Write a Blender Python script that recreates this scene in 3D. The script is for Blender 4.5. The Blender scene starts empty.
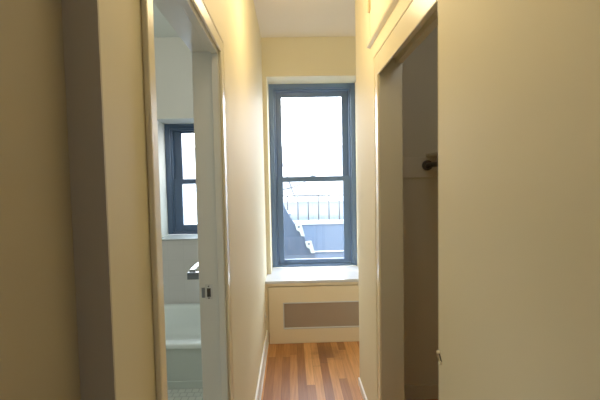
import bpy, bmesh, math, random
from mathutils import Vector, Matrix
random.seed(4)
scene = bpy.context.scene
COL = scene.collection

# ------------------------------------------------------------------ dimensions (metres)
H = 1.50            # eye height
CEIL = 2.895
XL, XLT = -0.258, -0.247      # left hall wall face / trim face
XB = -0.345                   # bathroom side of the hall wall
XLN = -0.306                  # wall face near the camera (set back)
XR, XRT = 0.475, 0.465        # right hall wall face / trim face
XRI = 0.593                   # closet side of the right wall
YB0, YB1 = 0.716, 1.415       # bathroom doorway
YC0, YC1 = 1.177, 1.992         # closet doorway
YCE = 2.68                    # end of the closet block
YW, YG, YS = 3.69, 3.96, 3.425 # end wall face, window plane, radiator cover front
YOUT = 4.10
YNEAR = -2.2
YDR = 0.15         # the hall opens into the room the photo is taken from

# ------------------------------------------------------------------ materials
def mat(name, col, rough=0.5, metal=0.0, var=0.0, vscale=4.0, bump=0.0, bscale=60.0, spec=0.5):
    m = bpy.data.materials.new(name); m.use_nodes = True
    nt = m.node_tree; b = nt.nodes['Principled BSDF']
    b.inputs['Base Color'].default_value = (*col, 1)
    b.inputs['Roughness'].default_value = rough
    b.inputs['Metallic'].default_value = metal
    b.inputs['Specular IOR Level'].default_value = spec
    geo = nt.nodes.new('ShaderNodeNewGeometry')
    if var > 0:
        n = nt.nodes.new('ShaderNodeTexNoise'); n.inputs['Scale'].default_value = vscale
        n.inputs['Detail'].default_value = 3
        nt.links.new(geo.outputs['Position'], n.inputs['Vector'])
        r = nt.nodes.new('ShaderNodeMix'); r.data_type = 'RGBA'
        r.inputs['A'].default_value = (*[c * (1 - var) for c in col], 1)
        r.inputs['B'].default_value = (*[min(1, c * (1 + var)) for c in col], 1)
        nt.links.new(n.outputs['Fac'], r.inputs['Factor'])
        nt.links.new(r.outputs['Result'], b.inputs['Base Color'])
    if bump > 0:
        n2 = nt.nodes.new('ShaderNodeTexNoise'); n2.inputs['Scale'].default_value = bscale
        nt.links.new(geo.outputs['Position'], n2.inputs['Vector'])
        bp = nt.nodes.new('ShaderNodeBump'); bp.inputs['Strength'].default_value = bump
        bp.inputs['Distance'].default_value = 0.002
        nt.links.new(n2.outputs['Fac'], bp.inputs['Height'])
        nt.links.new(bp.outputs['Normal'], b.inputs['Normal'])
    return m

def tile_mat(name, c1, c2, grout, w, h, axes, mortar=0.0016, rough=0.3, offset=0.5, var=True):
    m = bpy.data.materials.new(name); m.use_nodes = True
    nt = m.node_tree; b = nt.nodes['Principled BSDF']
    geo = nt.nodes.new('ShaderNodeNewGeometry')
    sep = nt.nodes.new('ShaderNodeSeparateXYZ'); nt.links.new(geo.outputs['Position'], sep.inputs[0])
    com = nt.nodes.new('ShaderNodeCombineXYZ')
    for i, a in enumerate(axes):
        nt.links.new(sep.outputs[a], com.inputs[i])
    br = nt.nodes.new('ShaderNodeTexBrick')
    br.offset = offset
    br.inputs['Scale'].default_value = 1.0
    br.inputs['Brick Width'].default_value = w
    br.inputs['Row Height'].default_value = h
    br.inputs['Mortar Size'].default_value = mortar
    br.inputs['Mortar Smooth'].default_value = 0.2
    br.inputs['Color1'].default_value = (*c1, 1)
    br.inputs['Color2'].default_value = (*c2, 1)
    br.inputs['Mortar'].default_value = (*grout, 1)
    nt.links.new(com.outputs[0], br.inputs['Vector'])
    nt.links.new(br.outputs['Color'], b.inputs['Base Color'])
    b.inputs['Roughness'].default_value = rough
    return m

def floor_mat():
    m = bpy.data.materials.new('oak_strip_floor'); m.use_nodes = True
    nt = m.node_tree; N = nt.nodes; L = nt.links
    b = N['Principled BSDF']
    geo = N.new('ShaderNodeNewGeometry')
    sep = N.new('ShaderNodeSeparateXYZ'); L.new(geo.outputs['Position'], sep.inputs[0])
    def M(op, a, bb=None):
        n = N.new('ShaderNodeMath'); n.operation = op
        for i, v in enumerate((a, bb)):
            if v is None: continue
            if isinstance(v, (int, float)): n.inputs[i].default_value = v
            else: L.new(v, n.inputs[i])
        return n.outputs[0]
    W, LEN = 0.062, 1.7
    u = M('DIVIDE', M('ADD', sep.outputs['X'], 5.0), W)
    iu = M('FLOOR', u); fu = M('FRACT', u)
    wn = N.new('ShaderNodeTexWhiteNoise'); wn.noise_dimensions = '1D'; L.new(iu, wn.inputs['W'])
    v = M('ADD', M('DIVIDE', sep.outputs['Y'], LEN), M('MULTIPLY', wn.outputs['Value'], 7.3))
    iv = M('FLOOR', v); fv = M('FRACT', v)
    com = N.new('ShaderNodeCombineXYZ'); L.new(iu, com.inputs[0]); L.new(iv, com.inputs[1])
    w2 = N.new('ShaderNodeTexWhiteNoise'); w2.noise_dimensions = '2D'; L.new(com.outputs[0], w2.inputs['Vector'])
    ramp = N.new('ShaderNodeValToRGB')
    ramp.color_ramp.elements[0].color = (0.29, 0.105, 0.032, 1)
    ramp.color_ramp.elements[1].color = (0.70, 0.33, 0.11, 1)
    e = ramp.color_ramp.elements.new(0.55); e.color = (0.45, 0.185, 0.058, 1)
    L.new(w2.outputs['Value'], ramp.inputs['Fac'])
    # grain
    cg = N.new('ShaderNodeCombineXYZ')
    L.new(M('MULTIPLY', sep.outputs['X'], 70.0), cg.inputs[0])
    L.new(M('ADD', M('MULTIPLY', sep.outputs['Y'], 4.0), M('MULTIPLY', w2.outputs['Value'], 50.0)), cg.inputs[1])
    gn = N.new('ShaderNodeTexNoise'); gn.inputs['Scale'].default_value = 1.0; gn.inputs['Detail'].default_value = 5
    L.new(cg.outputs[0], gn.inputs['Vector'])
    mg = N.new('ShaderNodeMix'); mg.data_type = 'RGBA'; mg.blend_type = 'MULTIPLY'
    gr = N.new('ShaderNodeValToRGB')
    gr.color_ramp.elements[0].color = (0.62, 0.58, 0.55, 1); gr.color_ramp.elements[0].position = 0.3
    gr.color_ramp.elements[1].color = (1.1, 1.1, 1.1, 1); gr.color_ramp.elements[1].position = 0.7
    L.new(gn.outputs['Fac'], gr.inputs['Fac'])
    mg.inputs['Factor'].default_value = 0.7
    L.new(ramp.outputs['Color'], mg.inputs['A']); L.new(gr.outputs['Color'], mg.inputs['B'])
    # gaps between strips and butt ends
    gx = M('LESS_THAN', fu, 0.035); gy = M('LESS_THAN', fv, 0.004)
    gap = M('MULTIPLY', M('MAXIMUM', gx, gy), 0.55)
    m2 = N.new('ShaderNodeMix'); m2.data_type = 'RGBA'
    L.new(gap, m2.inputs['Factor']); L.new(mg.outputs['Result'], m2.inputs['A'])
    m2.inputs['B'].default_value = (0.07, 0.025, 0.01, 1)
    # worn dark stain in the varnish, a real patch on the boards
    st = N.new('ShaderNodeVectorMath'); st.operation = 'DISTANCE'
    sc_ = N.new('ShaderNodeVectorMath'); sc_.operation = 'MULTIPLY'; sc_.inputs[1].default_value = (1.0, 1.0, 0)
    L.new(geo.outputs['Position'], sc_.inputs[0])
    L.new(sc_.outputs['Vector'], st.inputs[0]); st.inputs[1].default_value = (0.29, 3.20, 0)
    sn = N.new('ShaderNodeTexNoise'); sn.inputs['Scale'].default_value = 14; L.new(geo.outputs['Position'], sn.inputs['Vector'])
    sr = N.new('ShaderNodeMapRange'); sr.inputs['From Min'].default_value = 0.05; sr.inputs['From Max'].default_value = 0.17
    sr.inputs['To Min'].default_value = 0.55; sr.inputs['To Max'].default_value = 0.0
    L.new(M('ADD', st.outputs['Value'], M('MULTIPLY', M('SUBTRACT', sn.outputs['Fac'], 0.5), 0.18)), sr.inputs['Value'])
    m3 = N.new('ShaderNodeMix'); m3.data_type = 'RGBA'
    L.new(sr.outputs['Result'], m3.inputs['Factor']); L.new(m2.outputs['Result'], m3.inputs['A'])
    m3.inputs['B'].default_value = (0.13, 0.055, 0.03, 1)
    L.new(m3.outputs['Result'], b.inputs['Base Color'])
    b.inputs['Roughness'].default_value = 0.42; b.inputs['Specular IOR Level'].default_value = 0.35
    bp = N.new('ShaderNodeBump'); bp.inputs['Strength'].default_value = 0.15; bp.inputs['Distance'].default_value = 0.001
    L.new(gn.outputs['Fac'], bp.inputs['Height']); L.new(bp.outputs['Normal'], b.inputs['Normal'])
    return m

def glass_mat(name, tint=(1, 1, 1), gloss=0.06, haze=0.0):
    m = bpy.data.materials.new(name); m.use_nodes = True
    nt = m.node_tree; nt.nodes.clear()
    out = nt.nodes.new('ShaderNodeOutputMaterial')
    t = nt.nodes.new('ShaderNodeBsdfTransparent'); t.inputs[0].default_value = (*tint, 1)
    g = nt.nodes.new('ShaderNodeBsdfGlossy'); g.inputs['Roughness'].default_value = 0.02
    mx = nt.nodes.new('ShaderNodeMixShader'); mx.inputs[0].default_value = gloss
    nt.links.new(t.outputs[0], mx.inputs[1]); nt.links.new(g.outputs[0], mx.inputs[2])
    last = mx
    if haze > 0:
        d = nt.nodes.new('ShaderNodeBsdfTranslucent'); d.inputs[0].default_value = (0.9, 0.95, 1, 1)
        m2 = nt.nodes.new('ShaderNodeMixShader'); m2.inputs[0].default_value = haze
        nt.links.new(mx.outputs[0], m2.inputs[1]); nt.links.new(d.outputs[0], m2.inputs[2]); last = m2
    nt.links.new(last.outputs[0], out.inputs[0])
    return m

def screen_mat():
    # fine punched metal screen: a dot grid seen as a soft brown-grey sheet
    m = bpy.data.materials.new('punched_metal_screen'); m.use_nodes = True
    nt = m.node_tree; N = nt.nodes; L = nt.links; b = N['Principled BSDF']
    geo = N.new('ShaderNodeNewGeometry')
    vo = N.new('ShaderNodeTexVoronoi'); vo.inputs['Scale'].default_value = 150; vo.inputs['Randomness'].default_value = 0.0
    L.new(geo.outputs['Position'], vo.inputs['Vector'])
    r = N.new('ShaderNodeValToRGB')
    r.color_ramp.elements[0].position = 0.25; r.color_ramp.elements[0].color = (0.16, 0.13, 0.11, 1)
    r.color_ramp.elements[1].position = 0.45; r.color_ramp.elements[1].color = (0.36, 0.30, 0.25, 1)
    L.new(vo.outputs['Distance'], r.inputs['Fac']); L.new(r.outputs['Color'], b.inputs['Base Color'])
    b.inputs['Roughness'].default_value = 0.4; b.inputs['Metallic'].default_value = 0.3
    return m

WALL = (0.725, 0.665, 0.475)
M_wall = mat('cream_wall_paint', WALL, 0.6, var=0.02, vscale=1.5, bump=0.08, bscale=45, spec=0.2)
M_den = mat('bounce_cutting_room_paint', (0.22, 0.19, 0.14), 0.7, var=0.03)  # dark tone chosen for the unseen walls only to cut bounced light
M_near = mat('shade_darkened_wall_paint', (0.47, 0.425, 0.325), 0.6, var=0.02, vscale=1.5, bump=0.08, bscale=45, spec=0.2)  # olive-tan tone carries the shade of the set-back wall and its return
M_trim = mat('glossy_cream_trim_paint', (0.76, 0.70, 0.51), 0.27, bump=0.10, bscale=70, spec=0.45)
M_ceil = mat('ceiling_paint', (0.80, 0.75, 0.68), 0.7, var=0.03, vscale=1.2)
M_base = mat('white_baseboard_paint', (0.88, 0.87, 0.86), 0.5)
M_sill = mat('white_sill_paint', (0.58, 0.61, 0.68), 0.3, var=0.03, vscale=8)
M_cover = mat('cream_cabinet_paint', (0.78, 0.68, 0.50), 0.34, var=0.03, vscale=3)
M_bath = mat('bathroom_wall_paint', (0.60, 0.60, 0.53), 0.5, var=0.03, vscale=1.5)
M_bathceil = mat('bathroom_ceiling_paint', (0.72, 0.76, 0.72), 0.6)
M_jamb = mat('grey_white_jamb_paint', (0.72, 0.735, 0.70), 0.3, bump=0.08, bscale=60)
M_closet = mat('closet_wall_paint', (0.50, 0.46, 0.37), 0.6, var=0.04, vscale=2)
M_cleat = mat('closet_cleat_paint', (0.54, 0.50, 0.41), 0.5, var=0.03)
M_frame = mat('dark_blue_grey_metal', (0.080, 0.145, 0.275), 0.35, 0.15, var=0.12, vscale=5)
M_frame2 = mat('dark_blue_metal', (0.045, 0.080, 0.15), 0.35, 0.15, var=0.12, vscale=6)
M_chrome = mat('chrome', (0.82, 0.84, 0.86), 0.12, 1.0, var=0.02)
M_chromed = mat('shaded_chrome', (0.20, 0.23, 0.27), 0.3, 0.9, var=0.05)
M_steel = mat('brushed_steel', (0.62, 0.62, 0.6), 0.32, 1.0, var=0.05, vscale=40)
M_dark = mat('dark_recess', (0.02, 0.018, 0.016), 0.6, var=0.1)
M_brass = mat('worn_brass', (0.80, 0.70, 0.46), 0.22, 1.0, var=0.08, vscale=60)
M_pale = mat('pale_polished_brass', (0.95, 0.90, 0.72), 0.25, 0.25, var=0.03)
M_hinge = mat('painted_hinge', (0.42, 0.31, 0.17), 0.45, var=0.08, vscale=30)
M_enamel = mat('tub_enamel', (0.72, 0.80, 0.79), 0.14, var=0.02, vscale=3)
M_plastic = mat('white_plastic', (0.85, 0.84, 0.80), 0.35, var=0.02)
M_glass = glass_mat('clear_pane')
M_glassb = glass_mat('hazy_pane', (0.9, 0.95, 0.97), 0.05, 0.25)
M_walltile = tile_mat('bath_wall_tile', (0.60, 0.585, 0.565), (0.585, 0.57, 0.55), (0.54, 0.53, 0.515), 0.152, 0.152, 'XZY', 0.002, 0.28, 0.0)
M_floortile = tile_mat('bath_floor_mosaic', (0.56, 0.60, 0.54), (0.50, 0.55, 0.50), (0.36, 0.40, 0.37), 0.05, 0.05, 'XYZ', 0.004, 0.35)
M_floor = floor_mat()
M_screen = screen_mat()
# outdoors
M_parapet = mat('blue_grey_parapet', (0.050, 0.084, 0.148), 0.8, var=0.10, vscale=6)
M_coping = mat('pale_coping', (0.40, 0.44, 0.48), 0.7, var=0.05)
M_deck = mat('grey_roof_deck', (0.028, 0.042, 0.062), 0.8, var=0.1)
M_rail = mat('grey_iron_railing', (0.02, 0.024, 0.035), 0.6, var=0.05)
M_white = mat('white_render', (0.40, 0.42, 0.44), 0.8, var=0.04)
M_clad = mat('pale_blue_cladding', (0.105, 0.135, 0.155), 0.7, var=0.03)
M_stair = mat('blue_painted_iron', (0.029, 0.054, 0.105), 0.7, var=0.1)
M_tread = mat('white_bracket', (0.30, 0.36, 0.36), 0.5, var=0.05)
M_rglass = mat('far_window_glass', (0.12, 0.15, 0.17), 0.4, var=0.05)

# ------------------------------------------------------------------ mesh helpers
def add_box(bm, x, y, z):
    x0, x1 = min(x), max(x); y0, y1 = min(y), max(y); z0, z1 = min(z), max(z)
    v = [bm.verts.new(p) for p in ((x0,y0,z0),(x1,y0,z0),(x1,y1,z0),(x0,y1,z0),(x0,y0,z1),(x1,y0,z1),(x1,y1,z1),(x0,y1,z1))]
    for f in ((0,3,2,1),(4,5,6,7),(0,1,5,4),(1,2,6,5),(2,3,7,6),(3,0,4,7)):
        bm.faces.new([v[i] for i in f])

def add_prism(bm, prof, axis, a0, a1):
    """extrude a 2-D profile along axis 0/1/2; profile coords are the other two axes in order"""
    def P(u, v, a):
        c = [u, v]; c.insert(axis, a); return c
    A = [bm.verts.new(P(u, v, a0)) for u, v in prof]
    B = [bm.verts.new(P(u, v, a1)) for u, v in prof]
    n = len(prof)
    for i in range(n):
        bm.faces.new((A[i], A[(i+1) % n], B[(i+1) % n], B[i]))
    bm.faces.new(A[::-1]); bm.faces.new(B)

def add_tube(bm, pts, r, n=10):
    pts = [Vector(p) for p in pts]; rings = []
    for i, p in enumerate(pts):
        d = (pts[min(i+1, len(pts)-1)] - pts[max(i-1, 0)]).normalized()
        up = Vector((0,0,1)) if abs(d.z) < 0.9 else Vector((1,0,0))
        a = d.cross(up).normalized(); b = d.cross(a)
        rings.append([bm.verts.new(p + r*(math.cos(2*math.pi*k/n)*a + math.sin(2*math.pi*k/n)*b)) for k in range(n)])
    for i in range(len(rings)-1):
        for k in range(n):
            bm.faces.new((rings[i][k], rings[i][(k+1) % n], rings[i+1][(k+1) % n], rings[i+1][k]))
    bm.faces.new(rings[0][::-1]); bm.faces.new(rings[-1])

def obj(name, bm, m, parent=None, bevel=0.0, smooth=False, seg=2):
    bmesh.ops.recalc_face_normals(bm, faces=bm.faces)
    me = bpy.data.meshes.new(name)
    origin = Vector((0, 0, 0))
    bm.to_mesh(me); bm.free()
    if smooth:
        for p in me.polygons: p.use_smooth = True
    me.materials.append(m)
    o = bpy.data.objects.new(name, me); COL.objects.link(o)
    if parent is not None:
        o.parent = parent
        o.matrix_parent_inverse = Matrix.Translation(-world_loc(parent))
    if bevel > 0:
        b = o.modifiers.new('bevel', 'BEVEL'); b.width = bevel; b.segments = seg; b.limit_method = 'ANGLE'
        b.harden_normals = False
    return o

def world_loc(o):
    p = Vector(o.location)
    # every child mesh in this scene sits with an identity world matrix
    if o.parent is not None: p = Vector((0, 0, 0))
    return p

def boxes(name, bl, m, parent=None, bevel=0.0):
    bm = bmesh.new()
    for b in bl: add_box(bm, *b)
    return obj(name, bm, m, parent, bevel)

def empty(name, loc):
    o = bpy.data.objects.new(name, None); COL.objects.link(o); o.location = loc
    o.empty_display_size = 0.1
    return o

def tag(o, label, cat, group=None):
    o['label'] = label; o['category'] = cat
    if group: o['group'] = group
    return o

def struct(o, label=None, cat=None):
    o['kind'] = 'structure'
    if label: o['label'] = label
    if cat: o['category'] = cat
    return o

# ------------------------------------------------------------------ room shell
XBL = -2.05                       # bathroom far-left wall
YBN = 0.28                        # bathroom near wall
XCB = 1.30                        # closet back wall
YCN, YCF = 0.75, 2.50             # closet near / far wall faces
XA = 1.30                         # alcove right wall

struct(boxes('floor', [((XLN-0.05, XA), (YDR, YOUT), (-0.06, 0.0)), ((-1.8, 1.8), (YNEAR, YDR), (-0.06, 0.0))], M_floor),
       'orange-brown varnished oak strip floor running toward the window', 'floor')
struct(boxes('floor_bathroom', [((XBL-0.1, XLN-0.05), (YBN-0.1, YOUT), (-0.06, 0.0))], M_floortile),
       'pale green-grey mosaic tile floor of the bathroom', 'floor')
struct(boxes('ceiling', [((XB, XA+0.1), (YDR, YOUT), (CEIL, CEIL+0.1)), ((-1.9, 1.9), (YNEAR-0.1, YDR), (CEIL, CEIL+0.1))], M_ceil),
       'plain beige hallway ceiling above the end window', 'ceiling')
struct(boxes('ceiling_bathroom', [((XBL-0.1, XB), (YBN-0.1, YOUT), (CEIL, CEIL+0.1))], M_bathceil),
       'pale bathroom ceiling seen over the doorway head', 'ceiling')

# left wall : near set-back part, pier, doorway head, long part to the window
struct(boxes('wall_left', [
    ((XB, XL), (0.532, YB0-0.012), (0, CEIL)),
    ((XB, XL), (YB0-0.012, YB1+0.012), (1.997, CEIL)),
    ((XB, XL), (YB1+0.012, YW), (0, CEIL)),
], M_wall), 'cream painted left hallway wall with the bathroom doorway', 'wall')
struct(boxes('wall_left_near', [((XB-0.03, XLN), (YDR, 0.532), (0, CEIL)), ((XLN, XL), (0.528, 0.532), (0, CEIL))], M_near),  # thin second box coats the return face with the same painted shade
       'olive-tan set-back wall at the far left of the view, shade painted into its colour', 'wall')
# bathroom-side lining of the same wall (grey green paint)
struct(boxes('wall_bathroom_side', [
    ((XB-0.012, XB), (0.532, YB0-0.012), (0, CEIL)),
    ((XB-0.012, XB), (YB0-0.012, YB1+0.012), (2.00, CEIL)),
    ((XB-0.012, XB), (YB1+0.012, 3.66), (0, CEIL)),
], M_bath), 'bathroom face of the hallway wall', 'wall')

# right wall : near part, closet doorway head, far part up to the corner
ZC = 2.055
struct(boxes('wall_right', [
    ((XR, XRI), (YDR, YC0), (0, CEIL)),
    ((XR, XRI), (YC0, YC1), (ZC+0.085, CEIL)),
    ((XR, XRI), (YC1, YCE), (0, CEIL)),
    ((XRI, XA), (YCF, YCE), (0, CEIL)),
], M_wall), 'cream painted right hallway wall with the closet doorway', 'wall')
struct(boxes('wall_alcove_right', [((XA, XA+0.1), (YCE-0.2, YOUT), (0, CEIL))], M_wall),
       'cream wall of the alcove right of the window', 'wall')
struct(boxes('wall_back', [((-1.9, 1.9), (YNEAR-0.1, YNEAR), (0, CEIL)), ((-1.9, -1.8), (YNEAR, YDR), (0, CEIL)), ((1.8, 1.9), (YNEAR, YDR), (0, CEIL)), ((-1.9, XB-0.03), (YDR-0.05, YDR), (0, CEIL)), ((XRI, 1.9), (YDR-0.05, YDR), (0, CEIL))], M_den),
       'unseen wall behind the viewer, darkened to cut bounced light', 'wall')

# end wall with window opening
WX0, WX1, WZ0, WZ1 = -0.217, 0.690, 0.592, 2.522
struct(boxes('wall_end', [
    ((XB, WX0), (YW, YOUT), (0, CEIL)),
    ((WX1, XA), (YW, YOUT), (0, CEIL)),
    ((WX0, WX1), (YW, YOUT), (WZ1, CEIL)),
    ((WX0, WX1), (YW, YOUT), (0, WZ0-0.028)),
], M_wall), 'cream end wall around the tall dark window', 'wall')

# bathroom shell
BX0, BX1, BZ0, BZ1 = -1.307, -0.50, 0.97, 2.13
YBW = 3.66
struct(boxes('wall_bathroom_end', [
    ((XBL, BX0), (YBW, YOUT), (0.97, CEIL)),
    ((BX1, XB), (YBW, YOUT), (0.97, CEIL)),
    ((BX0, BX1), (YBW, YOUT), (BZ1, CEIL)),
], M_bath), 'grey-green bathroom wall around the small dark window', 'wall')
struct(boxes('wall_bathroom_tiled', [((XBL, XB), (YBW, YOUT), (0, 0.955))], M_walltile),
       'white square wall tile below the bathroom window', 'wall')
struct(boxes('wall_bathroom_left', [((XBL-0.1, XBL), (YBN-0.1, YOUT), (0, CEIL))], M_bath),
       'grey-green far left bathroom wall', 'wall')
struct(boxes('wall_bathroom_near', [((XBL, XB-0.03), (YBN-0.1, YBN), (0, CEIL))], M_bath),
       'grey-green near bathroom wall', 'wall')

# closet shell
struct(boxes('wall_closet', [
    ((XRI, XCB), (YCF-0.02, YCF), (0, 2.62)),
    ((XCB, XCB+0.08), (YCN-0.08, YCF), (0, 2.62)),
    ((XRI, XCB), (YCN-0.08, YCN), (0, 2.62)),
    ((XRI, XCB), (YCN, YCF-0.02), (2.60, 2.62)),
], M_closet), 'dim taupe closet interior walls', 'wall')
struct(boxes('baseboard_closet', [((XRI+0.005, XCB), (YCF-0.034, YCF-0.02), (0, 0.10))], M_closet, bevel=0.003),
       'low taupe baseboard at the back of the closet', 'baseboard')

# baseboards
struct(boxes('baseboard_left', [((XL, XL+0.014), (YB1+0.052, YS), (0, 0.135)), ((XL, XL+0.02), (YB1+0.052, YS), (0, 0.02))], M_base, bevel=0.004),
       'white baseboard along the left hallway wall', 'baseboard')
struct(boxes('baseboard_right', [((XR-0.012, XR), (YC1+0.075, YCE), (0, 0.058))], M_base, bevel=0.004),
       'white baseboard at the foot of the right wall corner', 'baseboard')

# ------------------------------------------------------------------ bathroom door frame
d1 = struct(empty('door_1', (XL, (YB0+YB1)/2, 0)), 'cream painted bathroom door frame in the left wall', 'door frame')
ZB = 1.985
bm = bmesh.new()
# vertical legs and head of the casing, with a raised outer bead
add_box(bm, (XL, XLT), (YB1, YB1+0.048), (0, ZB+0.048))
add_box(bm, (XL, XLT), (YB0-0.036, YB0), (0, ZB+0.048))
add_box(bm, (XL, XLT), (YB0, YB1), (ZB, ZB+0.048))
obj('casing', bm, M_trim, d1, bevel=0.004)
bm = bmesh.new()
add_box(bm, (XL, XLT+0.001), (YB1+0.049, YB1+0.056), (0, ZB+0.056))
add_box(bm, (XL, XLT+0.001), (YB0-0.036, YB1+0.049), (ZB+0.049, ZB+0.056))
obj('casing_bead', bm, M_trim, d1, bevel=0.003)
bm = bmesh.new()
XJ = -0.284
add_box(bm, (XB-0.012, XL), (YB1, YB1+0.012), (0, ZB+0.012))          # rebate side of the latch jamb
add_box(bm, (XB-0.012, XL), (YB0-0.012, YB0), (0, ZB+0.012))
add_box(bm, (XB-0.012, XL), (YB0, YB1), (ZB, ZB+0.012))
obj('jamb', bm, M_jamb, d1, bevel=0.002)
bm = bmesh.new()
add_box(bm, (XJ, XL), (YB1-0.012, YB1), (0, ZB))
add_box(bm, (XJ, XL), (YB0, YB0+0.012), (0, ZB))
add_box(bm, (XJ, XL), (YB0+0.012, YB1-0.012), (ZB-0.012, ZB))
obj('door_stop', bm, M_jamb, d1, bevel=0.002)
# strike plate : a rounded plate with a rectangular hole, plus the curved lip
bm = bmesh.new()
sx0, sx1, sz0, sz1 = -0.334, -0.307, 1.062, 1.118
hx0, hx1, hz0, hz1 = -0.328, -0.313, 1.070, 1.104
y0, y1 = YB1-0.0025, YB1
for b in (((sx0,hx0),(y0,y1),(sz0,sz1)), ((hx1,sx1),(y0,y1),(sz0,sz1)), ((hx0,hx1),(y0,y1),(sz0,hz0)), ((hx0,hx1),(y0,y1),(hz1,sz1))):
    add_box(bm, *b)
sp = obj('strike_plate', bm, M_steel, d1)
sp['label'] = 'steel strike plate'
boxes('latch_hole', [((hx0, hx1), (YB1-0.0012, YB1), (hz0, hz1))], M_dark, sp)
bm = bmesh.new()
add_prism(bm, [(sx0-0.014, YB1-0.001), (sx0-0.010, YB1-0.005), (sx0-0.003, YB1-0.004), (sx0, YB1-0.0025), (sx0, YB1), (sx0-0.012, YB1)], 2, 1.068, 1.106)
obj('strike_lip', bm, M_chromed, sp)
bm = bmesh.new()
for zz in (1.066, 1.111):
    add_tube(bm, [(-0.3205, YB1-0.004, zz), (-0.3205, YB1-0.002, zz)], 0.0028, 10)
obj('screw', bm, M_dark, sp)

# ------------------------------------------------------------------ closet door frame
d2 = struct(empty('door_2', (XR, (YC0+YC1)/2, 0)), 'cream painted closet door frame in the right wall', 'door frame')
bm = bmesh.new()
add_box(bm, (XRT, XR), (YC1, YC1+0.066), (0, ZC+0.108))
add_box(bm, (XRT, XR), (YC0, YC1), (ZC, ZC+0.108))
obj('casing', bm, M_trim, d2, bevel=0.003)
bm = bmesh.new()
add_box(bm, (XRT-0.003, XR), (YC1+0.066, YC1+0.073), (0, ZC+0.115))
add_box(bm, (XRT-0.003, XR), (YC0, YC1+0.066), (ZC+0.108, ZC+0.115))
obj('casing_bead', bm, M_trim, d2, bevel=0.002)
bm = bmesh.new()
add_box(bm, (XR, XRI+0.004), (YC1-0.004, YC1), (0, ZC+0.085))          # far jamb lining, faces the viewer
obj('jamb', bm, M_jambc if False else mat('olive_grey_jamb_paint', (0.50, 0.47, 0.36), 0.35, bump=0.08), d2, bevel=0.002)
bm = bmesh.new()
add_box(bm, (XRI-0.03, XRI+0.004), (YC0, YC1-0.004), (ZC+0.055, ZC+0.085))
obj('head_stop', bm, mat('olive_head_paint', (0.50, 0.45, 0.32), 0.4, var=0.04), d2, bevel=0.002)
bm = bmesh.new()
add_box(bm, (XRT-0.001, XR), (YC0-0.008, YC0), (0, CEIL-0.3))
obj('corner_bead', bm, M_trim, d2, bevel=0.003)

# near half of the right wall is a flush painted panel standing on the trim plane
struct(boxes('trim_1', [((XRT, XR), (YDR, YC0-0.008), (0, CEIL))], M_wall),
       'flat cream painted wall panel filling the right of the view', 'wall panel')

# latch hook at the closet edge
bm = bmesh.new()
lp = [(XRT-0.001, 1.166, 0.945), (XRT-0.006, 1.165, 0.944), (XRT-0.008, 1.162, 0.936), (XRT-0.006, 1.158, 0.928), (XRT-0.007, 1.154, 0.920), (XRT-0.001, 1.153, 0.918)]
add_tube(bm, lp, 0.0022, 10)
lk = empty('latch_hook', (XRT, 1.160, 0.931)); tag(lk, 'small brass latch hook on the edge of the right wall by the closet', 'hook')
obj('hook', bm, M_hinge, lk, smooth=True)
bm = bmesh.new()
for (yy, zz) in ((1.166, 0.946), (1.152, 0.917)):
    add_tube(bm, [(XRT, yy, zz), (XRT-0.007, yy, zz), (XRT-0.009, yy, zz)], 0.0052, 12)
obj('screw_head', bm, M_pale, lk)
bm = bmesh.new()
add_prism(bm, [(1.171, 0.940), (1.162, 0.940), (1.147, 0.922), (1.157, 0.922)], 0, XRT-0.0015, XRT)
obj('backplate', bm, M_dark, lk)

# ------------------------------------------------------------------ overhead cabinet
oc = empty('overhead_cabinet', (XR, 1.7, 2.27)); tag(oc, 'cream overhead cabinet above the closet doorway in the right wall', 'cabinet')
bm = bmesh.new()
add_prism(bm, [(XR, 2.262), (XR-0.020, 2.268), (XR-0.024, 2.275), (XR-0.024, 2.284), (XR, 2.289)], 1, 1.20, 2.205)
obj('bottom_moulding', bm, M_trim, oc)
bm = bmesh.new()
add_box(bm, (XR-0.008, XR), (1.20, 2.162), (2.292, 2.88))
cd = obj('door', bm, M_trim, oc, bevel=0.002)
bm = bmesh.new()
add_tube(bm, [(XR-0.012, 2.166, 2.452), (XR-0.012, 2.166, 2.545)], 0.008, 10)
add_box(bm, (XR-0.011, XR-0.0085), (2.14, 2.164), (2.455, 2.542))
obj('hinge', bm, M_hinge, cd)
bm = bmesh.new()
add_box(bm, (XR-0.0075, XR), (2.1635, 2.170), (2.292, 2.88))
obj('frame_gap', bm, M_hinge, oc)

# ------------------------------------------------------------------ closet contents
sh = boxes('closet_shelf', [((0.90, XCB), (YCN, YCF-0.02), (1.648, 1.668))], M_closet, bevel=0.002)
tag(sh, 'dim painted shelf board along the back of the closet above the rod', 'shelf')
struct(boxes('trim_3', [((XRI+0.006, XCB), (YCF-0.040, YCF-0.02), (1.512, 1.648))], M_cleat, bevel=0.003),
       'taupe wall cleat carrying the closet shelf', 'cleat')
rd = empty('closet_rod', (0.897, 2.44, 1.59)); tag(rd, 'dark metal closet rod under the shelf', 'rod')
bm = bmesh.new(); add_tube(bm, [(0.897, YCN+0.001, 1.592), (0.897, YCF-0.05, 1.592)], 0.016, 20)
obj('rod', bm, mat('dark_bronze', (0.10, 0.085, 0.065), 0.35, 0.7, var=0.1), rd, smooth=True)
bm = bmesh.new(); add_tube(bm, [(0.897, YCF-0.060, 1.592), (0.897, YCF-0.040, 1.592)], 0.034, 24)
obj('flange', bm, mat('dark_flange', (0.09, 0.07, 0.06), 0.4, 0.5, var=0.1), rd, bevel=0.003)

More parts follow.
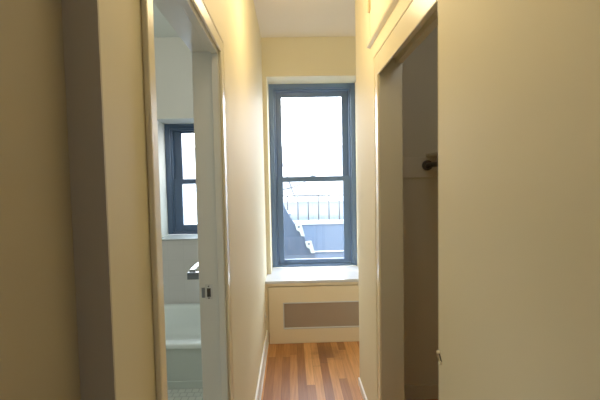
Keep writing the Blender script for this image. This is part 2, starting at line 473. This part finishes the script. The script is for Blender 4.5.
# ------------------------------------------------------------------ radiator cover under the window
rc = empty('radiator_cover', (0.25, YS+0.1, 0)); tag(rc, 'cream wooden radiator cover with a punched screen under the window', 'radiator cover')
RX0, RX1 = XL, 0.95
top_z = WZ0
bm = bmesh.new()
add_box(bm, (RX0, RX1), (YS-0.012, YW), (top_z-0.026, top_z))
add_box(bm, (WX0+0.001, WX1-0.001), (YW, YG), (top_z-0.026, top_z))
obj('top_board', bm, M_sill, rc, bevel=0.004)['label'] = 'white painted sill board'
bm = bmesh.new()
add_box(bm, (RX0, RX1), (YS-0.002, YS+0.012), (top_z-0.052, top_z-0.026))   # rail under the board
add_box(bm, (RX0, RX0+0.022), (YS-0.002, YS+0.012), (0, top_z-0.052))
add_box(bm, (RX1-0.022, RX1), (YS-0.002, YS+0.012), (0, top_z-0.052))
obj('carcass_frame', bm, M_cover, rc, bevel=0.002)
bm = bmesh.new()
px0, px1, pz0, pz1 = RX0+0.029, RX1-0.029, 0.003, top_z-0.060
gx0, gx1, gz0, gz1 = -0.098, 0.71, 0.138, 0.388
for b in (((px0,gx0),(YS-0.008,YS+0.012),(pz0,pz1)), ((gx1,px1),(YS-0.008,YS+0.012),(pz0,pz1)),
          ((gx0,gx1),(YS-0.008,YS+0.012),(pz0,gz0)), ((gx0,gx1),(YS-0.008,YS+0.012),(gz1,pz1))):
    add_box(bm, *b)
fp = obj('front_panel', bm, M_cover, rc)
bm = bmesh.new()
# picture-frame moulding round the opening
t = 0.010
for b in (((gx0,gx0+t),(YS-0.012,YS+0.010),(gz0,gz1)), ((gx1-t,gx1),(YS-0.012,YS+0.010),(gz0,gz1)),
          ((gx0+t,gx1-t),(YS-0.012,YS+0.010),(gz0,gz0+t)), ((gx0+t,gx1-t),(YS-0.012,YS+0.010),(gz1-t,gz1))):
    add_box(bm, *b)
obj('opening_moulding', bm, M_sill, fp, bevel=0.002)
boxes('screen', [((gx0+t, gx1-t), (YS+0.004, YS+0.007), (gz0+t, gz1-t))], M_screen, fp)['label'] = 'brown-grey punched metal screen'
boxes('end_panel', [((RX1-0.016, RX1), (YS+0.012, YW), (0, top_z-0.026))], M_cover, rc)

# small outlet on the left wall
ot = empty('wall_outlet', (XL, 3.30, 0.30)); tag(ot, 'small white cable outlet low on the left wall near the radiator cover', 'outlet')
boxes('faceplate', [((XL, XL+0.006), (3.265, 3.33), (0.275, 0.335))], M_plastic, ot, bevel=0.002)
bm = bmesh.new(); add_tube(bm, [(XL+0.006, 3.297, 0.305), (XL+0.016, 3.297, 0.305)], 0.006, 12)
obj('connector', bm, M_steel, ot)

# ------------------------------------------------------------------ windows
def ring(bm, x0, x1, z0, z1, t, y0, y1, tb=None, tt=None):
    tb = t if tb is None else tb; tt = t if tt is None else tt
    add_box(bm, (x0, x0+t), (y0, y1), (z0, z1)); add_box(bm, (x1-t, x1), (y0, y1), (z0, z1))
    add_box(bm, (x0+t, x1-t), (y0, y1), (z0, z0+tb)); add_box(bm, (x0+t, x1-t), (y0, y1), (z1-tt, z1))

def make_window(name, label, x0, x1, z0, z1, y, gx0, gx1, u0, u1, l0, l1, m, mu, ml):
    w = struct(empty(name, ((x0+x1)/2, y, z0)), label, 'window')
    e = 0.0005
    bm = bmesh.new()
    f = 0.05
    ring(bm, x0+e, x1-e, z0+e, z1-e, f, y, y+0.13, tb=0.022)
    ring(bm, x0+f, x1-f, z0+0.022, z1-f, 0.018, y+0.022, y+0.13, tb=0.006)
    obj('frame', bm, m, w, bevel=0.003)
    sx0, sx1 = x0+f+0.018, x1-f-0.018
    # upper sash (outer track), lower sash (inner track)
    bm = bmesh.new()
    add_box(bm, (sx0, gx0), (y+0.075, y+0.11), (u0-0.03, z1-f-0.018)); add_box(bm, (gx1, sx1), (y+0.075, y+0.11), (u0-0.03, z1-f-0.018))
    add_box(bm, (gx0, gx1), (y+0.075, y+0.11), (u1, z1-f-0.018)); add_box(bm, (gx0, gx1), (y+0.075, y+0.11), (u0-0.03, u0))
    us = obj('upper_sash', bm, m, w, bevel=0.003)
    boxes('pane', [((gx0, gx1), (y+0.09, y+0.094), (u0, u1))], mu, us)
    bm = bmesh.new()
    zt = l1+0.055
    add_box(bm, (sx0, gx0), (y+0.036, y+0.072), (z0+0.028, zt)); add_box(bm, (gx1, sx1), (y+0.036, y+0.072), (z0+0.028, zt))
    add_box(bm, (gx0, gx1), (y+0.036, y+0.072), (z0+0.028, l0)); add_box(bm, (gx0, gx1), (y+0.036, y+0.072), (l1, zt))
    ls = obj('lower_sash', bm, m, w, bevel=0.003)
    boxes('pane', [((gx0, gx1), (y+0.052, y+0.056), (l0, l1))], ml, ls)
    bm = bmesh.new()
    cx = (gx0+gx1)/2
    add_box(bm, (cx-0.03, cx+0.03), (y+0.05, y+0.07), (zt, zt+0.008))
    add_tube(bm, [(cx, y+0.06, zt+0.008), (cx, y+0.06, zt+0.016)], 0.01, 12)
    obj('sash_lock', bm, m, ls)
    return w

make_window('window_1', 'tall dark blue-grey double-hung window at the end of the hall', WX0, WX1, WZ0, WZ1, YG,
            -0.086, 0.556, 1.555, 2.400, 0.668, 1.500, M_frame, M_glass, M_glass)
make_window('window_2', 'small dark double-hung window in the bathroom wall', BX0, BX1, BZ0, BZ1, 3.97,
            -1.155, -0.652, 1.555, 2.040, 1.068, 1.500, M_frame2, M_glass, M_glassb)
# bathroom window stool
struct(boxes('trim_2', [((BX0, BX1), (YBW-0.012, 3.97), (0.955, 0.970)), ((XBL, BX0), (YBW, YBW+0.02), (0.955, 0.970)), ((BX1, XB), (YBW, YBW+0.02), (0.955, 0.970))],
             mat('grey_marble_stool', (0.40, 0.43, 0.43), 0.25, var=0.12, vscale=9), bevel=0.002), 'grey stone stool of the bathroom window', 'window stool')

# ------------------------------------------------------------------ bathtub
TX0, TX1, TY0, TY1, TZ = XBL+0.02, XB-0.03, 2.70, YBW-0.002, 0.335
def superrect(cx, cy, hx, hy, z, n=64, p=5.0):
    pts = []
    for k in range(n):
        a = 2*math.pi*k/n; c, s = math.cos(a), math.sin(a)
        r = (abs(c)**p + abs(s)**p) ** (-1/p)
        pts.append((cx + hx*r*c, cy + hy*r*s, z))
    return pts
bt = empty('bathtub', ((TX0+TX1)/2, (TY0+TY1)/2, 0)); tag(bt, 'white enamel bathtub under the small bathroom window', 'bathtub')
bm = bmesh.new()
cx, cy, hx, hy = (TX0+TX1)/2, (TY0+TY1)/2, (TX1-TX0)/2, (TY1-TY0)/2
rings = []
spec = [(hx, hy, 0.30, 30), (hx, hy, TZ-0.012, 30), (hx-0.006, hy-0.006, TZ-0.003, 24), (hx-0.015, hy-0.015, TZ, 20),
        (hx-0.085, hy-0.075, TZ, 9), (hx-0.10, hy-0.088, TZ-0.006, 8), (hx-0.115, hy-0.100, TZ-0.03, 7),
        (hx-0.15, hy-0.14, 0.20, 6), (hx-0.20, hy-0.18, 0.10, 5), (hx-0.27, hy-0.24, 0.075, 4), (0.3, 0.1, 0.07, 3)]
for (a, b, z, p) in spec:
    rings.append([bm.verts.new(q) for q in superrect(cx, cy, a, b, z, 96, p)])
for i in range(len(rings)-1):
    for k in range(96):
        bm.faces.new((rings[i][k], rings[i][(k+1) % 96], rings[i+1][(k+1) % 96], rings[i+1][k]))
bm.faces.new(rings[-1])
obj('basin', bm, M_enamel, bt, smooth=True)
bm = bmesh.new()
add_box(bm, (TX0, TX1), (TY0+0.012, TY0+0.03), (0.0, 0.303))
add_box(bm, (TX0, TX1), (TY0+0.004, TY0+0.012), (0.0, 0.055))
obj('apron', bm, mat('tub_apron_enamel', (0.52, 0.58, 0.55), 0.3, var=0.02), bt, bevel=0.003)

# ------------------------------------------------------------------ chrome towel bar on the bathroom side of the wall
tb = empty('towel_bar', (XB, 1.95, 1.05)); tag(tb, 'chrome flat towel bar just inside the bathroom doorway', 'towel bar')
bm = bmesh.new()
add_box(bm, (XB-0.020, XB-0.0115), (1.895, 1.945), (1.005, 1.055)); add_box(bm, (XB-0.195, XB-0.020), (1.905, 1.935), (1.012, 1.048))
obj('post', bm, M_chromed, tb, bevel=0.002)
bm = bmesh.new()
add_box(bm, (XB-0.020, XB-0.0115), (2.395, 2.445), (1.005, 1.055)); add_box(bm, (XB-0.195, XB-0.020), (2.405, 2.435), (1.012, 1.048))
obj('post', bm, M_chromed, tb, bevel=0.002)
bm = bmesh.new(); add_box(bm, (XB-0.192, XB-0.162), (1.935, 2.405), (1.036, 1.058))
obj('bar', bm, M_chrome, tb, bevel=0.003)

# ------------------------------------------------------------------ outdoors
YP = 7.0
tag(boxes('roof_deck', [((-6, 7), (YOUT+0.25, 9.0), (-0.1, 0.06))], M_deck), 'grey flat roof deck outside the window', 'roof')
pp = empty('parapet_wall', (0.5, YP, 0.06)); tag(pp, 'blue-grey parapet wall below the railing outside the window', 'parapet')
boxes('wall', [((-4, 5), (YP, YP+0.15), (0.06, 0.70))], M_parapet, pp)
boxes('coping', [((-4, 5), (YP-0.03, YP+0.18), (0.70, 0.76))], M_coping, pp, bevel=0.006)
boxes('curb', [((-4, 5), (YP-0.03, YP), (0.175, 0.195))], M_coping, pp, bevel=0.006)
rl = empty('balcony_railing', (0.5, YP+0.08, 0.76)); tag(rl, 'thin grey iron railing along the parapet outside the window', 'railing')
bm = bmesh.new(); add_box(bm, (-2.1, 3.1), (YP+0.065, YP+0.09), (1.224, 1.250)); obj('top_rail', bm, M_rail, rl)
for k in range(26):
    x = -0.075 - 9*0.196 + k*0.196
    bm = bmesh.new(); add_tube(bm, [(x, YP+0.0775, 0.76), (x, YP+0.0775, 1.228)], 0.012, 8)
    obj('baluster', bm, M_rail, rl, smooth=True)
# pale low building beyond the railing
lb = empty('low_building', (0.5, 11, -3)); tag(lb, 'pale blue clad low building just beyond the railing', 'building')
boxes('wall', [((-6, 7), (11.0, 13.0), (-3, 0.92))], M_clad, lb)
bm = bmesh.new(); add_box(bm, (-6, 7), (10.9, 13.1), (0.92, 1.02)); obj('roof_edge', bm, M_coping, lb)
bm = bmesh.new()
add_prism(bm, [(10.97, 0.30), (10.90, 0.34), (10.90, 0.42), (10.97, 0.40)], 0, -6, 7)
obj('gutter', bm, mat('gutter_blue', (0.05, 0.075, 0.11), 0.6, var=0.05), lb)
# tall white building behind it
tw = empty('white_building', (0.5, 20, -3)); tag(tw, 'overexposed white apartment building filling the window view', 'building')
boxes('wall', [((-14, 16), (20, 24), (-3, 3.4))], M_white, tw)
for (x, z, ww, hh) in ((1.9, 1.2, 1.2, 0.36), (-0.3, 1.2, 0.9, 0.36), (4.2, 1.2, 1.1, 0.36)):
    f = boxes('window', [((x-ww/2, x+ww/2), (19.96, 20.0), (z-hh, z+hh))], M_white, tw)
    boxes('pane', [((x-ww/2+0.08, x-0.05), (19.94, 19.96), (z-hh+0.08, z+hh-0.08)), ((x+0.05, x+ww/2-0.08), (19.94, 19.96), (z-hh+0.08, z+hh-0.08))], M_rglass, f)
bm = bmesh.new(); add_box(bm, (-14, 16), (19.9, 20.0), (0.55, 0.7)); obj('ledge', bm, M_coping, tw)
# iron stair on the left outside
st = empty('fire_stair', (0.1, 5.2, 0.06)); tag(st, 'blue iron stair with white step brackets seen through the lower pane', 'stair')
bm = bmesh.new()
add_prism(bm, [(-0.75, 0.06), (-0.75, 1.19), (-0.11, 1.19), (-0.065, 1.09), (0.05, 0.90), (0.14, 0.79), (0.22, 0.63), (0.30, 0.52), (0.36, 0.36), (0.45, 0.06)], 1, 5.20, 5.24)
obj('stringer', bm, M_stair, st)
def bracket(x, z):
    bm = bmesh.new()
    y0, y1 = 5.175, 5.199
    add_prism(bm, [(x-0.055, z+0.075), (x+0.030, z+0.085), (x+0.050, z+0.02), (x+0.075, z-0.085), (x+0.025, z-0.085), (x+0.005, z-0.02), (x-0.035, z+0.0)], 1, y0, y1)
    b = obj('step_bracket', bm, M_tread, st)
    bm = bmesh.new(); add_tube(bm, [(x-0.005, y0-0.003, z+0.045), (x-0.005, y0, z+0.045)], 0.016, 12)
    obj('bracket_hole', bm, M_stair, b)
bracket(0.10, 0.83); bracket(0.235, 0.59)
for k in range(6):
    z = 1.05 - 0.17*k; x = -0.03 + 0.088*k
    bm = bmesh.new(); add_box(bm, (x-0.10, x+0.015), (5.24, 5.95), (z-0.018, z)); obj('tread', bm, M_stair, st)
# wires fixed to the low building
for (a, b, sag) in (((-0.30, 10.95, 2.22), (0.12, 10.95, 1.02), 0.0), ((-0.9, 10.95, 1.36), (0.42, 10.95, 1.50), 0.14)):
    bm = bmesh.new(); pts = []
    for k in range(13):
        u = k/12
        pts.append((a[0]+(b[0]-a[0])*u, a[1], a[2]+(b[2]-a[2])*u - 4*sag*u*(1-u)))
    add_tube(bm, pts, 0.022, 6)
    obj('wire', bm, M_rail, lb, smooth=True)

# ------------------------------------------------------------------ light
w = bpy.data.worlds.new('overcast_sky'); scene.world = w; w.use_nodes = True
nt = w.node_tree; bg = nt.nodes['Background']
tc = nt.nodes.new('ShaderNodeTexCoord'); sp_ = nt.nodes.new('ShaderNodeSeparateXYZ'); nt.links.new(tc.outputs['Generated'], sp_.inputs[0])
rp = nt.nodes.new('ShaderNodeValToRGB')
rp.color_ramp.elements[0].position = 0.0; rp.color_ramp.elements[0].color = (0.92, 0.97, 1.0, 1)
rp.color_ramp.elements[1].position = 1.0; rp.color_ramp.elements[1].color = (0.78, 0.90, 1.0, 1)
nt.links.new(sp_.outputs['Z'], rp.inputs['Fac']); nt.links.new(rp.outputs['Color'], bg.inputs['Color'])
bg.inputs['Strength'].default_value = 14.0

def lamp(name, kind, loc, energy, col, size=0.1, rot=(0,0,0), sy=None):
    l = bpy.data.lights.new(name, kind); l.energy = energy; l.color = col
    if kind == 'POINT': l.shadow_soft_size = size
    if kind == 'AREA':
        l.size = size
        if sy: l.shape = 'RECTANGLE'; l.size_y = sy
    o = bpy.data.objects.new(name, l); COL.objects.link(o); o.location = loc; o.rotation_euler = rot
    return o
lamp('hall_ceiling_lamp', 'POINT', (0.10, 2.00, 2.48), 12.5, (1.0, 0.74, 0.38), 0.12)
lamp('hall_entry_fill', 'POINT', (0.06, 0.90, 2.50), 5.2, (1.0, 0.83, 0.54), 0.12)  # added fill for the door jamb and closet, no fixture known here
lamp('bathroom_fill', 'POINT', (-1.15, 1.9, 2.72), 18, (1.0, 0.96, 0.90), 0.15)  # unseen fill added to brighten the bathroom
lamp('closet_fill', 'POINT', (0.80, 1.35, 2.35), 2.1, (1.0, 0.95, 0.84), 0.05)  # made-up source that lifts the dark closet interior
lamp('camera_side_fill', 'AREA', (0.1, -2.0, 1.7), 2.5, (0.95, 0.97, 1.0), 1.4, (math.pi/2, 0, 0), 1.4)  # soft fill added behind the viewer, not an actual lamp
for nm, x, z, sx, sz in (('window_portal', (WX0+WX1)/2, (WZ0+WZ1)/2, WX1-WX0, WZ1-WZ0), ('bath_portal', (BX0+BX1)/2, (BZ0+BZ1)/2, BX1-BX0, BZ1-BZ0)):
    p = lamp(nm, 'AREA', (x, YOUT+0.02, z), 1, (1,1,1), sx, (-math.pi/2, 0, 0), sz)
    p.data.cycles.is_portal = True

# ------------------------------------------------------------------ camera
F = 375.0
cam = bpy.data.cameras.new('camera'); cam.sensor_width = 36; cam.lens = 36*F/600; cam.clip_start = 0.02; cam.clip_end = 200
co = bpy.data.objects.new('camera', cam); COL.objects.link(co)
vy = Vector(((291-300)/F, (200-182)/F, -1)).normalized()     # where the hall axis points, in camera axes
upc = Vector((-0.021, 1, 0)); vz = (upc - upc.dot(vy)*vy).normalized()
vx = vy.cross(vz)
R = Matrix((vx, vy, vz))          # rows: world axes in camera coords -> maps camera vectors to world
co.matrix_world = Matrix.Translation((0, 0, H)) @ R.to_4x4()
scene.camera = co
scene.view_settings.view_transform = 'Standard'
scene.view_settings.look = 'None'
scene.view_settings.exposure = 0.0
scene.view_settings.gamma = 1.22
scene.cycles.max_bounces = 12
scene.cycles.diffuse_bounces = 8
scene.cycles.transparent_max_bounces = 12
